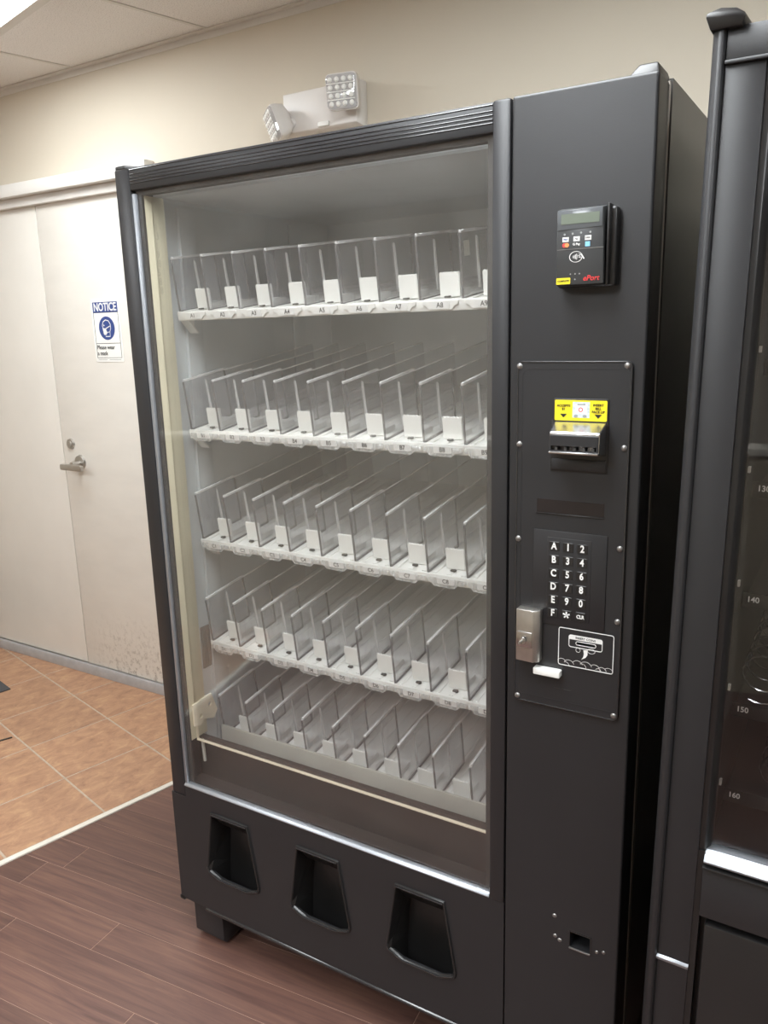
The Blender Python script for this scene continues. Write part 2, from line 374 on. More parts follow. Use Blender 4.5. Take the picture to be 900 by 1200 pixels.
# row seams measured on the floor; q is across the planks, p along them
near, far = [], []
W = 0.1012; L = 1.22
q_off = 0.0567; rows = range(-52, 14)
for k in rows:
    q0, q1 = q_off + k * W, q_off + (k + 1) * W
    start = {0: -0.505, -2: -0.185}.get(k, random.uniform(0, L))
    while start > -5: start -= L
    while start < 5:
        poly = [pq(start + 0.0008, q0 + 0.0008), pq(start + L - 0.0008, q0 + 0.0008), pq(start + L - 0.0008, q1 - 0.0008), pq(start + 0.0008, q1 - 0.0008)]
        poly = clip(poly, -U[0], -U[1], -(US + 0.004)); start += L
        p = in_room(poly) if len(poly) > 2 else None
        if p:
            cx = sum(q[0] for q in p) / len(p); cy = sum(q[1] for q in p) / len(p)
            (near if (cy > -2.3 and -1.2 < cx < 2.6) else far).append(p)
for p in near: piece('plank', p, PA, -0.004, 0.0, 'plank', floor, 0.0008)
pb_ = in_room([uv(US, -9), uv(9, -9), uv(9, 9), uv(US, 9)]); o = obj('seam_bed', MB().prism_z(pb_, -0.004, -0.0009), 'subfloor'); o.parent = floor
rest('far_planks', far, -0.004, 0.0, 'plank', floor)
sp = in_room([uv(US - 0.0105, -8), uv(US + 0.0105, -8), uv(US + 0.0105, 6), uv(US - 0.0105, 6)])
o = struct(obj('trim_1', MB().prism_z(sp, -0.003, 0.005), 'strip', bevel=0.003)); 

# walls: the back wall runs parallel to the machines, with an opening for the double door
DX1, DZ1 = -0.93, 2.06
struct(obj('wall_back', MB().box(DX1, XR, YB, YB + 0.12, 0, ZC).box(XL, DX1, YB, YB + 0.12, DZ1, ZC), 'wall'))
struct(obj('wall_left', MB().box(XL - 0.1, XL, YF, YB + 0.12, 0, ZC), 'wall'))
struct(obj('wall_right', MB().box(XR, XR + 0.1, YF, YB + 0.12, 0, ZC), 'wall'))
struct(obj('wall_front', MB().box(XL, XR, YF - 0.1, YF, 0, ZC), 'wall'))
# low wall opposite the machines, mirrored in their glass
hw = [uv(-3.4, -2.07), uv(4.6, -2.07), uv(4.6, -1.95), uv(-3.4, -1.95)]
hw = in_room(hw); struct(obj('wall_low', MB().prism_z(hw, 0, 1.0), 'wall_low'))
hc = in_room([uv(-3.4, -2.09), uv(4.6, -2.09), uv(4.6, -1.93), uv(-3.4, -1.93)])
struct(obj('trim_2', MB().prism_z(hc, 1.0, 1.03), 'wood_cap', bevel=0.004))
# ceiling: grid with lay-in tiles, turned like the floor tiles
ceil = struct(obj('ceiling', MB().box(XL - 0.1, XR + 0.1, YF - 0.1, YB + 0.2, ZC + 0.012, ZC + 0.1), 'ceiling'))
CT = 0.654; U0 = -1.45; V0 = 0.325
lamps = [(0, -2), (3, -2), (6, -2), (0, -5), (3, -5)]  # the panel on the snack machine side is added, unseen, to balance the brightness
lampcells = {(i, j + d) for i, j in lamps for d in (0, 1)} - {(0, -2)}
near, bars = [], []
for i in range(-6, 12):
    for j in range(-9, 4):
        u0, u1, v0, v1 = U0 + i * CT, U0 + (i + 1) * CT, V0 + j * CT, V0 + (j + 1) * CT
        if (i, j) in lampcells: continue
        g = 0.0055
        p = in_room([uv(u0 + g, v0 + g), uv(u1 - g, v0 + g), uv(u1 - g, v1 - g), uv(u0 + g, v1 - g)])
        if p:
            cx = sum(q[0] for q in p) / len(p); cy = sum(q[1] for q in p) / len(p)
            o = piece('ceiling_tile', [(x, y) for x, y in p], TH, ZC + 0.004, ZC + 0.014, 'ceiling', ceil, 0.001)
gm = MB()
for i in range(-6, 13):
    p = in_room([uv(U0 + i * CT - 0.007, -9), uv(U0 + i * CT + 0.007, -9), uv(U0 + i * CT + 0.007, 9), uv(U0 + i * CT - 0.007, 9)])
    if p: gm.prism_z(p, ZC + 0.001, ZC + 0.013)
for j in range(-9, 5):
    p = in_room([uv(-9, V0 + j * CT - 0.007), uv(9, V0 + j * CT - 0.007), uv(9, V0 + j * CT + 0.007), uv(-9, V0 + j * CT + 0.007)])
    if p: gm.prism_z(p, ZC + 0.0015, ZC + 0.0128)
o = obj('ceiling_grid', gm, 'white_trim'); o.parent = ceil
struct(obj('trim_3', MB().box(XL, XR, YB - 0.022, YB, ZC - 0.002, ZC + 0.003).box(XL, XR, YB - 0.003, YB, ZC - 0.022, ZC), 'white_trim'))
def troffer(i, j, label):
    u0, u1, v0, v1 = U0 + i * CT + 0.009, U0 + (i + 1) * CT - 0.009, V0 + (j + (1 if (i, j) == (0, -2) else 0)) * CT + 0.009, V0 + (j + 2) * CT - 0.009
    c = uv((u0 + u1) / 2, (v0 + v1) / 2)
    off = '' if (i, j) == (0, -2) else '_offscreen'
    t = thing('ceiling_light' + off, label, 'ceiling light', (c[0], c[1], ZC), 'recessed ceiling lights')
    q = lambda d: [uv(u0 + d, v0 + d), uv(u1 - d, v0 + d), uv(u1 - d, v1 - d), uv(u0 + d, v1 - d)]
    mb = MB(); a, bb = q(0), q(0.022); n = 4
    mb.add([(x, y, ZC - 0.004) for x, y in a] + [(x, y, ZC - 0.004) for x, y in bb] + [(x, y, ZC + 0.008) for x, y in a] + [(x, y, ZC + 0.004) for x, y in bb],
           [f for k in range(4) for f in ((k, (k + 1) % 4, 4 + (k + 1) % 4, 4 + k), (4 + k, 4 + (k + 1) % 4, 12 + (k + 1) % 4, 12 + k), (k, 8 + k, 8 + (k + 1) % 4, (k + 1) % 4))])
    obj('frame', mb, 'white_trim', t)
    obj('diffuser' + off, MB().prism_z(q(0.02), ZC + 0.0, ZC + 0.006), 'lamp', t)
for k, (i, j) in enumerate(lamps):
    troffer(i, j, 'glowing white ceiling light panel in the grid near the double door' if k == 0 else ['', 'long glowing ceiling light panel between the door and the drink machine', 'long glowing ceiling light panel added to brighten the snack machine side of the room', 'long glowing ceiling light panel beyond the low wall, on the tiled side', 'long glowing ceiling light panel beyond the low wall, over the planks'][k])

# double door, its header and threshold
SEAM = -1.601
d1 = struct(obj('door_1', MB().box(0, 0.66, 0, 0.045, 0, 2.01), 'door', bevel=0.002)); d1.location = (SEAM + 0.0035, YB + 0.01, 0.044)
d2 = struct(obj('door_2', MB().box(0, 0.9, 0, 0.045, 0, 2.01), 'door_clean', bevel=0.002)); d2.location = (SEAM - 0.9 - 0.0035, YB + 0.012, 0.044)
struct(obj('wall_jamb', MB().box(XL, SEAM - 0.905, YB + 0.0, YB + 0.12, 0, DZ1).box(SEAM - 0.91, DX1, YB + 0.06, YB + 0.12, 0, DZ1), 'wall'))
for o in (d1, d2): WORLD[o.name] = Matrix.Translation(o.location)
YD = YB + 0.01
obj('seam_shade_strip', MB().box(SEAM - 0.02, SEAM + 0.02, YB + 0.058, YB + 0.0595, 0.044, 2.05).box(SEAM - 0.0033, SEAM + 0.0033, YB + 0.030, YB + 0.058, 0.046, 2.05), 'black_deep', d1)  # black strip added to darken the gap between the leaves
b_ = obj('deadbolt', MB().cyl_y(-1.543, 1.072, 0.024, YD, YD - 0.008, 24, 0.021).cyl_y(-1.543, 1.072, 0.014, YD - 0.006, YD - 0.014, 20, 0.012), 'steel', d1)
h_ = obj('door_handle', MB().cyl_y(-1.492, 0.995, 0.032, YD, YD - 0.01, 28, 0.028).cyl_y(-1.492, 0.990, 0.012, YD - 0.008, YD - 0.05, 16), 'steel', d1, smooth=True)
obj('lever', MB().prism_y(rounded(-1.556, -1.42, 0.966, 0.992, 0.008), YD - 0.062, YD - 0.046), 'steel', h_, bevel=0.003)
struct(obj('trim_4', MB().box(XL, -0.89, YB - 0.05, YB, 2.085, 2.133), 'white_trim', bevel=0.003))
struct(obj('trim_5', MB().box(XL, -0.915, YB - 0.015, YB + 0.06, 2.05, 2.085), 'white_trim', bevel=0.002))
struct(obj('trim_6', MB().prism_x([(YB + 0.01, 0.0), (YB + 0.01, 0.043), (YB - 0.006, 0.043), (YB - 0.012, 0.0)], SEAM - 0.9, DX1), 'threshold', bevel=0.002))
struct(obj('baseboard_back', MB().box(DX1, XR, YB - 0.012, YB, 0, 0.1), 'white_trim'))

# notice sign on the door
def sign():
    y = YD; x0, x1, z0, z1 = -1.322, -1.158, 1.42, 1.668
    t = thing('notice_sign', 'white and blue mask notice sign stuck on the cream door', 'sign', (-1.24, y, z0))
    obj('plate', MB().prism_y(rounded(x0, x1, z0, z1, 0.008), y - 0.0015, y), 'white_plastic', t)
    f = y - 0.0018
    a, bb = x0 + 0.010, x1 - 0.010
    obj('header_band', MB().box(a, bb, f - 0.0004, f + 0.0006, 1.615, 1.655), 'blue', t)
    text('heading', 'NOTICE', (a + bb) / 2, f - 0.0006, 1.634, 0.044, 'white_print', t, sx=0.82, offset=0.022)
    obj('border', MB().ring_y([(a, 1.436), (bb, 1.436), (bb, 1.615), (a, 1.615)], [(a + .0015, 1.4375), (bb - .0015, 1.4375), (bb - .0015, 1.6135), (a + .0015, 1.6135)], f - 0.0003, f + 0.0006)
        .box(a, bb, f - 0.0003, f + 0.0006, 1.493, 1.4948), 'black_print', t)
    cx, cz = -1.24, 1.553
    obj('symbol_disc', MB().prism_y(circle(cx, cz, 0.046, 40), f - 0.0004, f + 0.0006), 'blue', t)
    head = [(cx - .022, cz - .004), (cx - .026, cz + .010), (cx - .020, cz + .026), (cx - .004, cz + .034), (cx + .014, cz + .030), (cx + .024, cz + .016), (cx + .024, cz - .002), (cx + .018, cz - .014), (cx + .017, cz - .034), (cx - .010, cz - .034), (cx - .010, cz - .026), (cx - .018, cz - .026)]
    hin = [(cx + (x - cx) * .88, cz + (z - cz) * .9) for x, z in head]
    obj('head_outline', MB().ring_y(head, hin, f - 0.0007, f + 0.0002), 'white_print', t)
    obj('mask', MB().prism_y([(cx - .024, cz + .002), (cx - .006, cz - .002), (cx + .002, cz - .018), (cx - .006, cz - .026), (cx - .020, cz - .022)], f - 0.0009, f + 0.0002)
        .prism_y([(cx - .008, cz - .0005), (cx + .022, cz + .0105), (cx + .022, cz + .0078), (cx - .007, cz - .004)], f - 0.0009, f + 0.0002)
        .prism_y([(cx - .004, cz - .016), (cx + .018, cz - .013), (cx + .018, cz - .0155), (cx - .004, cz - .0185)], f - 0.0009, f + 0.0002)
        .prism_y(circle(cx - .015, cz + .011, .003, 10), f - .0009, f + .0002), 'white_print', t)
    text('message', 'Please wear\na mask', a + 0.004, f - 0.0005, 1.466, 0.0235, 'black_print', t, sx=0.92, offset=0.006, align='LEFT')
    obj('fine_print', MB().box(a + .004, a + .058, f - .0003, f + .0006, 1.4285, 1.4298).box(a + .07, bb - .006, f - .0003, f + .0006, 1.4283, 1.430), 'grey_print', t)
sign()

# emergency light on the wall above the machine
def emergency_light():
    y = YB
    t = thing('emergency_light', 'white two-headed emergency light on the beige wall above the machine', 'emergency light', (-0.11, y, 2.12))
    x0, x1, z0, z1 = -0.265, 0.02, 2.118, 2.244
    obj('housing', MB().loft([[(x0, y, z0), (x1, y, z0), (x1, y, z1), (x0, y, z1)], [(x0, y - .03, z0), (x1, y - .03, z0), (x1, y - .03, z1), (x0, y - .03, z1)],
        [(x0 + .008, y - .052, z0 + .008), (x1 - .008, y - .052, z0 + .008), (x1 - .008, y - .052, z1 - .006), (x0 + .008, y - .052, z1 - .006)]]), 'em_white', t, bevel=0.003)
    obj('test_switch', MB().prism_y(rounded(-0.125, -0.085, 2.128, 2.141, 0.003), y - .058, y - .05), 'white_plastic', t, bevel=0.001)
    def head(cx, cz, cy, yaw, pitch, roll):
        Rm = Matrix.Translation((cx, cy, cz)) @ Matrix.Rotation(yaw, 4, 'Z') @ Matrix.Rotation(pitch, 4, 'X') @ Matrix.Rotation(roll, 4, 'Y')
        def xf(mb): mb.v = [tuple(Rm @ Vector(p)) for p in mb.v]; return mb
        s = 0.049; r = 0.013
        def loop(k, y): return [(x * k, y, z * k) for x, z in rounded(-s, s, -s, s, r)]
        hd = obj('lamp_head', xf(MB().loft([loop(1.0, -0.012), loop(1.0, 0.004), loop(0.86, 0.028), loop(0.45, 0.044)])), 'em_white', t, smooth=True)
        lens = MB().loft([loop(0.95, -0.0122), loop(0.93, -0.019), loop(0.88, -0.021)], cap0=False)
        obj('lens', xf(lens), 'lamp_lens', hd, smooth=True)
        gr = MB()
        for a in range(4):
            for c in range(4):
                gx, gz = (a - 1.5) * 0.0212, (c - 1.5) * 0.0212
                gr.loft([[(gx + x, -0.021, gz + z) for x, z in circle(0, 0, 0.0075, 10)], [(gx + x, -0.0245, gz + z) for x, z in circle(0, 0, 0.004, 10)]], cap0=False)
        obj('lens_facets', xf(gr), 'white_plastic', hd)
        br = MB()
        for c in range(3): br.box(-0.043, 0.043, -0.0228, -0.0205, (c - 1) * 0.0212 - 0.0012, (c - 1) * 0.0212 + 0.0012)
        obj('lens_bars', xf(br), 'white_plastic', hd)
        bulb = MB().cyl_y(0, -0.028, 0.018, -0.0145, -0.0205, 16, 0.012)
        obj('bulb', xf(bulb), 'white_plastic', hd, smooth=True)
        return hd
    head(-0.004, 2.199, 0.892, math.radians(12), math.radians(8), 0)
    obj('swivel', MB().cyl_y(-0.004, 2.19, 0.018, 0.905, y - 0.045, 16), 'em_white', t, smooth=True)
    head(-0.262, 2.150, 0.900, math.radians(-38), math.radians(18), math.radians(-6))
    obj('swivel', MB().tube([(-0.238, 0.918, 2.152), (-0.222, y - 0.04, 2.155)], 0.016, 14), 'em_white', t, smooth=True)
emergency_light()

# dark mat on the tiles
mc = [uv(-2.75, -0.9), uv(-1.866, -0.9), uv(-1.866, 0.262), uv(-2.75, 0.262)]
tag(obj('floor_mat', MB().prism_z(mc, 0.0, 0.006), 'mat', bevel=0.002), 'dark grey rubber mat lying on the terracotta tiles', 'mat')
# dark scrap on the tile
a = uv(-1.42, 0.062)
tag(obj('debris_scrap', MB().prism_z([(a[0] - .018, a[1] - .03), (a[0] - .010, a[1] - .034), (a[0] + .018, a[1] + .03), (a[0] + .011, a[1] + .033)], 0.0, 0.003), 'black_plastic'), 'small dark scrap lying on a terracotta floor tile', 'scrap')

# ------------------------------------------------------------------ glass-front drink machine
VM = thing('drink_machine', 'black glass-front drink machine with empty white clear-walled trays and keypad', 'vending machine', (0.55, 0.45, 0))
def part(name, mb, material, parent=VM, bevel=0.0, seg=2, smooth=None): return obj(name, mb, material, parent, bevel, seg, smooth)
# cabinet shell behind the door
part('cabinet', MB().box(0.012, 0.03, 0.075, 0.9, 0.11, 1.856).box(1.088, 1.1046, 0.082, 0.9, 0.11, 1.866)
     .box(0.03, 1.088, 0.885, 0.9, 0.11, 1.856).box(0.03, 1.088, 0.075, 0.885, 1.84, 1.856).box(0.03, 1.088, 0.075, 0.885, 0.11, 0.125), 'side_grey')
part('side_gasket', MB().box(1.085, 1.1046, 0.0625, 0.070, 0.115, 1.858), 'gasket_light')
part('hinge_cap', MB().loft([[(1.05, .02, 1.856), (1.100, .02, 1.856), (1.100, .11, 1.856), (1.05, .11, 1.856)], [(1.068, .03, 1.878), (1.094, .03, 1.878), (1.094, .09, 1.878), (1.068, .09, 1.878)]]), 'black_plastic', bevel=0.003)
part('hinge_cap', MB().prism_z([(0.002, 0.005), (0.03, 0.005), (0.05, 0.04), (0.002, 0.04)], 1.854, 1.864), 'black_plastic', bevel=0.003)
def leg(x0, x1, y0, y1):
    l = part('leg', MB().prism_x([(y0, 0.125), (y0, 0.02), (y0 + 0.01, 0.008), (y1, 0.008), (y1, 0.125)], x0, x1), 'black', bevel=0.002)
    part('levelling_foot', MB().cyl_z((x0 + x1) / 2, y0 + 0.05, 0.03, 0.0, 0.012, 20), 'black_plastic', l)
leg(0.03, 0.125, 0.012, 0.13); leg(0.98, 1.075, 0.012, 0.13); leg(0.03, 0.125, 0.77, 0.88); leg(0.98, 1.075, 0.77, 0.88)

# inner liner
LB, LT = 0.70, 1.806
part('liner_wall', MB().box(0.034, 0.052, 0.083, LB, 0.40, 1.83), 'liner')
part('liner_wall', MB().box(0.88, 0.895, 0.083, LB, 0.40, 1.83), 'liner')
part('liner_back', MB().box(0.034, 0.895, LB, LB + 0.012, 0.40, 1.83), 'liner_grey')
part('liner_top', MB().box(0.034, 0.895, 0.075, LB, LT, LT + 0.012), 'liner')
part('liner_floor', MB().box(0.034, 0.895, 0.075, LB, 0.40, 0.41), 'liner_grey')
part('shelf_standard', MB().box(0.052, 0.0575, 0.120, 0.172, 0.42, 1.79).box(0.052, 0.0605, 0.119, 0.123, 0.42, 1.79), 'liner', bevel=0.001)
part('shelf_standard', MB().box(0.0525, 0.0575, 0.52, 0.57, 0.42, 1.79), 'liner', bevel=0.001)
vent = MB().box(0.052, 0.054, 0.090, 0.138, 0.716, 0.823)
vp = part('vent_plate', vent, 'vent_grey')
for k in range(4):
    part('slot', MB().box(0.0538, 0.0552, 0.097 + k * 0.0105, 0.1015 + k * 0.0105, 0.728, 0.811), 'vent_grey', vp)

# door: frame, trims, panes
def quad_panel(name, x0, x1, z0, z1, y0, y1, material, bevel=0.003, parent=VM): return part(name, MB().box(x0, x1, y0, y1, z0, z1), material, parent, bevel)
door = part('door_stile', MB().box(0.004, 0.047, 0.0, 0.06, 0.414, 1.856), 'black', bevel=0.004)
hd = part('door_header', MB().box(0.047, 0.857, 0.0, 0.06, 1.812, 1.856), 'black', bevel=0.003)
for z in (1.8515, 1.843, 1.837, 1.831, 1.8255):
    part('groove_rib', MB().prism_x([(0.001, z - .0018), (-0.0014, z - .0008), (-0.0014, z + .0002), (-0.0006, z + .0012), (0.001, z + .0016)], 0.05, 0.8555), 'black_gloss', hd, bevel=0.0004)
part('door_stile', MB().box(0.8548, 0.8858, -0.002, 0.06, 0.441, 1.8575), 'black', bevel=0.005)
part('seam_strip', MB().box(0.8850, 0.8900, 0.006, 0.05, 0.12, 1.852), 'black')
part('window_trim', MB().box(0.0468, 0.0555, 0.0025, 0.012, 0.4435, 1.806), 'alu_sill', bevel=0.002)
part('window_trim', MB().prism_x([(-0.001, 0.4425), (-0.002, 0.4450), (0.003, 0.4505), (0.012, 0.4515), (0.012, 0.441)], 0.047, 0.8545), 'alu_sill', bevel=0.0008)
part('glass_pane', MB().box(0.054, 0.8555, 0.0075, 0.0120, 0.450, 1.8135), 'glass')
gk = MB()
gk.box(0.050, 0.0665, 0.0124, 0.018, 0.45, 1.815).box(0.0665, 0.8555, 0.0124, 0.03, 1.803, 1.815).box(0.842, 0.8555, 0.0124, 0.03, 0.45, 1.803)
part('window_gasket', gk, 'gasket')
part('door_liner', MB().box(0.050, 0.0670, 0.0182, 0.072, 0.56, 1.803), 'liner_beige', bevel=0.001)
part('door_liner', MB().box(0.856, 0.885, 0.0505, 0.078, 0.43, 1.82), 'liner_beige')
part('inner_pane', MB().box(0.067, 0.845, 0.036, 0.0405, 0.556, 1.802), 'glass_in')
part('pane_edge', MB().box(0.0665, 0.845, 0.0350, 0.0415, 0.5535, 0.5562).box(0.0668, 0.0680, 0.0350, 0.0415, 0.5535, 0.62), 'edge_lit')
part('kick_panel', MB().box(0.052, 0.88, 0.056, 0.07, 0.40, 0.552).box(0.052, 0.88, 0.02, 0.07, 0.40, 0.449), 'panel_low')
part('drain_tube', MB().tube([(0.074, 0.046, 0.552), (0.077, 0.046, 0.495)], 0.004, 8), 'rail_grey', smooth=True)
# bracket with two holes on the door liner
bp = [(.027, .594), (.026, .650), (.090, .656), (.108, .606), (.094, .588), (.060, .600), (.048, .588)]
bk = part('bracket', MB().prism_x(bp, 0.0672, 0.0720), 'edge_lit', bevel=0.0008)
for yy, zz in ((.050, .612), (.083, .630)): cut(bk, MB().cyl_x(yy, zz, 0.006, 0.060, 0.080, 14))

# lower panel with three delivery ports
def hexport(cx, k=1.0, dz=0.0, dx=0.0):
    pts = [(-.054, .390), (.054, .390), (.0785, .240), (.0755, .228), (.043, .215), (-.043, .215), (-.0755, .228), (-.0785, .240)]
    return [(cx + dx + x * k, 0.300 + dz + (z - 0.300) * k) for x, z in pts]
PC = (0.186, 0.4435, 0.701)
bm = bmesh.new(); loops = [[(0.0, .111), (0.8856, .111), (0.8856, .4425), (0.0475, .4425), (0.0475, .414), (0.0, .414)]] + [hexport(c, 1.06) for c in PC]; es = []
for lp in loops:
    vs = [bm.verts.new((x, 0.0, z)) for x, z in lp]
    for i in range(len(vs)): es.append(bm.edges.new((vs[i], vs[(i + 1) % len(vs)])))
bmesh.ops.triangle_fill(bm, use_beauty=True, use_dissolve=False, edges=es)
r_ = bmesh.ops.extrude_face_region(bm, geom=bm.faces[:])
bmesh.ops.translate(bm, verts=[v for v in r_['geom'] if isinstance(v, bmesh.types.BMVert)], vec=(0, 0.012, 0))
bmesh.ops.recalc_face_normals(bm, faces=bm.faces[:])
me = bpy.data.meshes.new('port_panel'); bm.to_mesh(me); bm.free(); link('port_panel', me, 'black', VM)
part('port_panel_side', MB().box(0.0, 0.012, 0.012, 0.06, 0.111, 0.414).box(0.012, 0.8856, 0.012, 0.06, 0.111, 0.121), 'black')
part('bottom_lip', MB().prism_x([(-0.0035, 0.104), (-0.0035, 0.1085), (0.0, 0.112), (0.02, 0.112), (0.02, 0.104)], 0.085, 0.8856), 'black_gloss', bevel=0.001)
part('corner_stop', MB().prism_y(rounded(-0.006, 0.012, 0.104, 0.116, 0.004), 0.0, 0.05), 'black_plastic', bevel=0.001)
def ringloop(c, k, y, dz=0.0): return [(x, y, z) for x, z in hexport(c, k, dz)]
for c in PC:
    def pl_(pts, y): return [(c + x, y, z) for x, z in pts]
    hood = [(-.055, .342), (.048, .342), (.0755, .240), (.0728, .2285), (.042, .2165), (-.042, .2165), (-.0735, .2295), (-.0735, .250)]
    hole = [(-.055, .328), (.048, .328), (.074, .225), (.070, .155), (.040, .130), (-.040, .130), (-.070, .155), (-.066, .225)]
    hy = [0.034, 0.034, 0.003, 0.002, 0.001, 0.001, 0.002, 0.012]
    mb = MB().loft([ringloop(c, 1.075, 0.004), ringloop(c, 1.06, -0.0045), ringloop(c, 1.01, -0.0045), ringloop(c, 0.992, -0.001)], cap0=False, cap1=False)
    dp = part('delivery_port', mb, 'black_plastic', bevel=0.001)
    part('port_hood', MB().loft([ringloop(c, 0.993, -0.001), [(c + x, y, z) for (x, z), y in zip(hood, hy)]], cap0=False, cap1=False), 'black_plastic', dp)
    part('port_throat', MB().loft([[(c + x, y, z) for (x, z), y in zip(hood, hy)], pl_(hole, 0.062)], cap0=False, cap1=True), 'black_plastic', dp)
    q_ = hexport(c, 1.01)
    for seg in ([0, 1], [7, 6, 5, 4, 3]):
        part('rim_bead', MB().tube([(q_[k][0], -0.0045, q_[k][1]) for k in seg], 0.0019, 8), 'black_gloss', dp, smooth=True)

# trays: clear dividers, white tracks, pushers, tags
TILT = math.radians(8.0)
DIV = 0.0862; X0 = 0.072
ca, sa = math.cos(TILT), math.sin(TILT)
# meshes in tray space: y into the cabinet along the track, z up from the track
div_mesh = mesh_of('divider', MB().box(-0.001, 0.001, 0.139, 0.50, 0.001, 0.110))
face_mesh = mesh_of('divider_face', MB().prism_x([(0.0, 0.0), (0.138, 0.0), (0.138, 0.112), (0.004, 0.112), (0.0, 0.108)], -0.0014, 0.0014))
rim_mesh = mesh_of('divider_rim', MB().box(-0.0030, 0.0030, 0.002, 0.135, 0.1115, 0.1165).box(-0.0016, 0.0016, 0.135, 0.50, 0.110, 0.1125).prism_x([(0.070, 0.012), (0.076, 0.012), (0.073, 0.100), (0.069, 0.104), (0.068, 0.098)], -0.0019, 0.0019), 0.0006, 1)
edge_mesh = mesh_of('divider_edge', MB().box(-0.002, 0.002, -0.002, 0.0008, 0.0, 0.111).box(-0.002, 0.002, 0.0008, 0.138, 0.0, 0.0035).box(-0.0018, 0.0018, 0.136, 0.139, 0.0035, 0.111), 0.0005, 1)
pb = MB(); prof = [(-0.0205, 0.0), (-0.0205, 0.041)]
for k in range(6): prof += [(-0.0205 + 0.041 * (k + 0.3) / 6, 0.044), (-0.0205 + 0.041 * (k + 0.7) / 6, 0.044), (-0.0205 + 0.041 * (k + 1) / 6, 0.0415)]
prof = prof + [(0.0205, 0.0)]
pb.prism_y(prof, 0.0, 0.005).box(-0.018, 0.018, 0.005, 0.05, 0.0, 0.012)
push_mesh = mesh_of('pusher', pb, 0.0008, 1)
stop_mesh = mesh_of('track_stop', MB().cyl_z(0.004, -0.006, 0.0042, 0.0, 0.003, 10).box(-0.004, 0.004, -0.009, -0.003, 0.0, 0.0028))
def scallop(): 
    pts = [(-0.036, 0.0), (-0.036, -0.0075), (-0.029, -0.0095), (-0.023, -0.0165), (0.023, -0.0165), (0.029, -0.0095), (0.036, -0.0075), (0.036, 0.0)]
    return mesh_of('tag_holder', MB().prism_y(pts, -0.0075, -0.0045), 0.0006, 1)
def scallop_low():
    pts = [(-0.041, -0.004), (-0.041, -0.012), (-0.034, -0.0135), (-0.027, -0.0205), (0.018, -0.0215), (0.026, -0.0145), (0.041, -0.012), (0.041, -0.004)]
    return mesh_of('tag_holder', MB().loft([[(x, -0.0078 + z * 0.25, z) for x, z in pts], [(x, -0.0052 + z * 0.25, z) for x, z in pts]]), 0.0006, 1)
scal_mesh = scallop(); scal_low = scallop_low()
card_mesh = mesh_of('price_tag', MB().prism_y(rounded(-0.019, 0.019, -0.0145, -0.0015, 0.002), -0.0085, -0.0074))
def tray(letter, yf, zf, lip=True):
    Mx = Matrix.Translation((0, yf, zf)) @ Matrix.Rotation(TILT, 4, 'X')
    def xf(mb): mb.v = [tuple(Mx @ Vector(p)) for p in mb.v]; return mb
    xe = X0 + 9 * DIV
    base = MB().box(X0 - 0.006, xe + 0.006, 0.0, 0.52, -0.007, 0.0)
    for k in range(9):
        c = X0 + (k + 0.5) * DIV
        base.box(c - 0.036, c - 0.026, 0.003, 0.5, 0.0, 0.0022).box(c - 0.005, c + 0.005, 0.003, 0.5, 0.0, 0.0014).box(c + 0.026, c + 0.036, 0.003, 0.5, 0.0, 0.0022)
    sh = part('tray', xf(base), 'white_plastic')
    WORLD[sh.name] = Matrix.Identity(4)
    if lip: part('front_rail', xf(MB().box(X0 - 0.006, xe + 0.006, -0.0045, 0.001, -0.0185, 0.0015)), 'white_plastic', sh, bevel=0.0012)
    else:
        part('front_rail', MB().box(X0 - 0.006, xe + 0.006, yf - 0.010, yf - 0.003, zf - 0.085, zf + 0.031), 'rail_grey', sh, bevel=0.002)
    part('tray_bracket', MB().prism_x([(yf + .004, zf - .012), (yf + .05, zf - .012), (yf + .045, zf - .042), (yf + .038, zf - .046)], X0 - 0.012, X0 - 0.0075).prism_x([(yf + .004, zf - .012), (yf + .01, zf - .012), (yf + .042, zf - .046), (yf + .038, zf - .046)], X0 - 0.008, X0 + 0.012), 'white_plastic', sh)
    def put(name, me, material, x, y=0.0, z=0.0):
        o = link(name, me, material); o.matrix_basis = Mx @ Matrix.Translation((x, y, z)); 
        o.parent = sh; o.matrix_parent_inverse = Matrix.Identity(4)
        return o
    # the tray's own transform is the parent's inverse already (its mesh is in world space)
    for k in range(10):
        put('divider', div_mesh, 'acrylic', X0 + k * DIV); put('divider_face', face_mesh, 'acrylic_face', X0 + k * DIV)
        put('divider_rim', rim_mesh, 'acrylic_glint_edge', X0 + k * DIV); put('divider_edge', edge_mesh, 'acrylic_dark', X0 + k * DIV)
    for k in range(9):
        c = X0 + (k + 0.5) * DIV
        put('pusher', push_mesh, 'white_plastic', c + 0.004, 0.028, 0.0022)
        put('track_stop', stop_mesh, 'gasket', c + 0.002, 0.024, 0.0022)
        if lip:
            put('tag_holder', scal_mesh if letter == 'A' else scal_low, 'white_plastic' if letter == 'A' else 'acrylic_tag', c)
            put('price_tag', card_mesh, 'white_print', c, 0.0 if letter == 'A' else -0.0035)
            me = text_mesh('%s%d' % (letter, k + 1), 0.0125, 0.95, 0.012)
            for v in me.vertices: a, bb, c2 = v.co; v.co = (a, -0.0088 - c2, bb - 0.008)
            put('tag_number', me, 'black_print', c, 0.0 if letter == 'A' else -0.0036)
    return sh
def sticker(sh, yf, zf, k):
    Mx = Matrix.Translation((0, yf, zf)) @ Matrix.Rotation(TILT, 4, 'X')
    mb = MB().box(X0 + k * DIV + 0.0014, X0 + k * DIV + 0.0020, 0.012, 0.034, 0.072, 0.098)
    mb.v = [tuple(Mx @ Vector(p)) for p in mb.v]; part('divider_sticker', mb, 'rail_grey', sh)
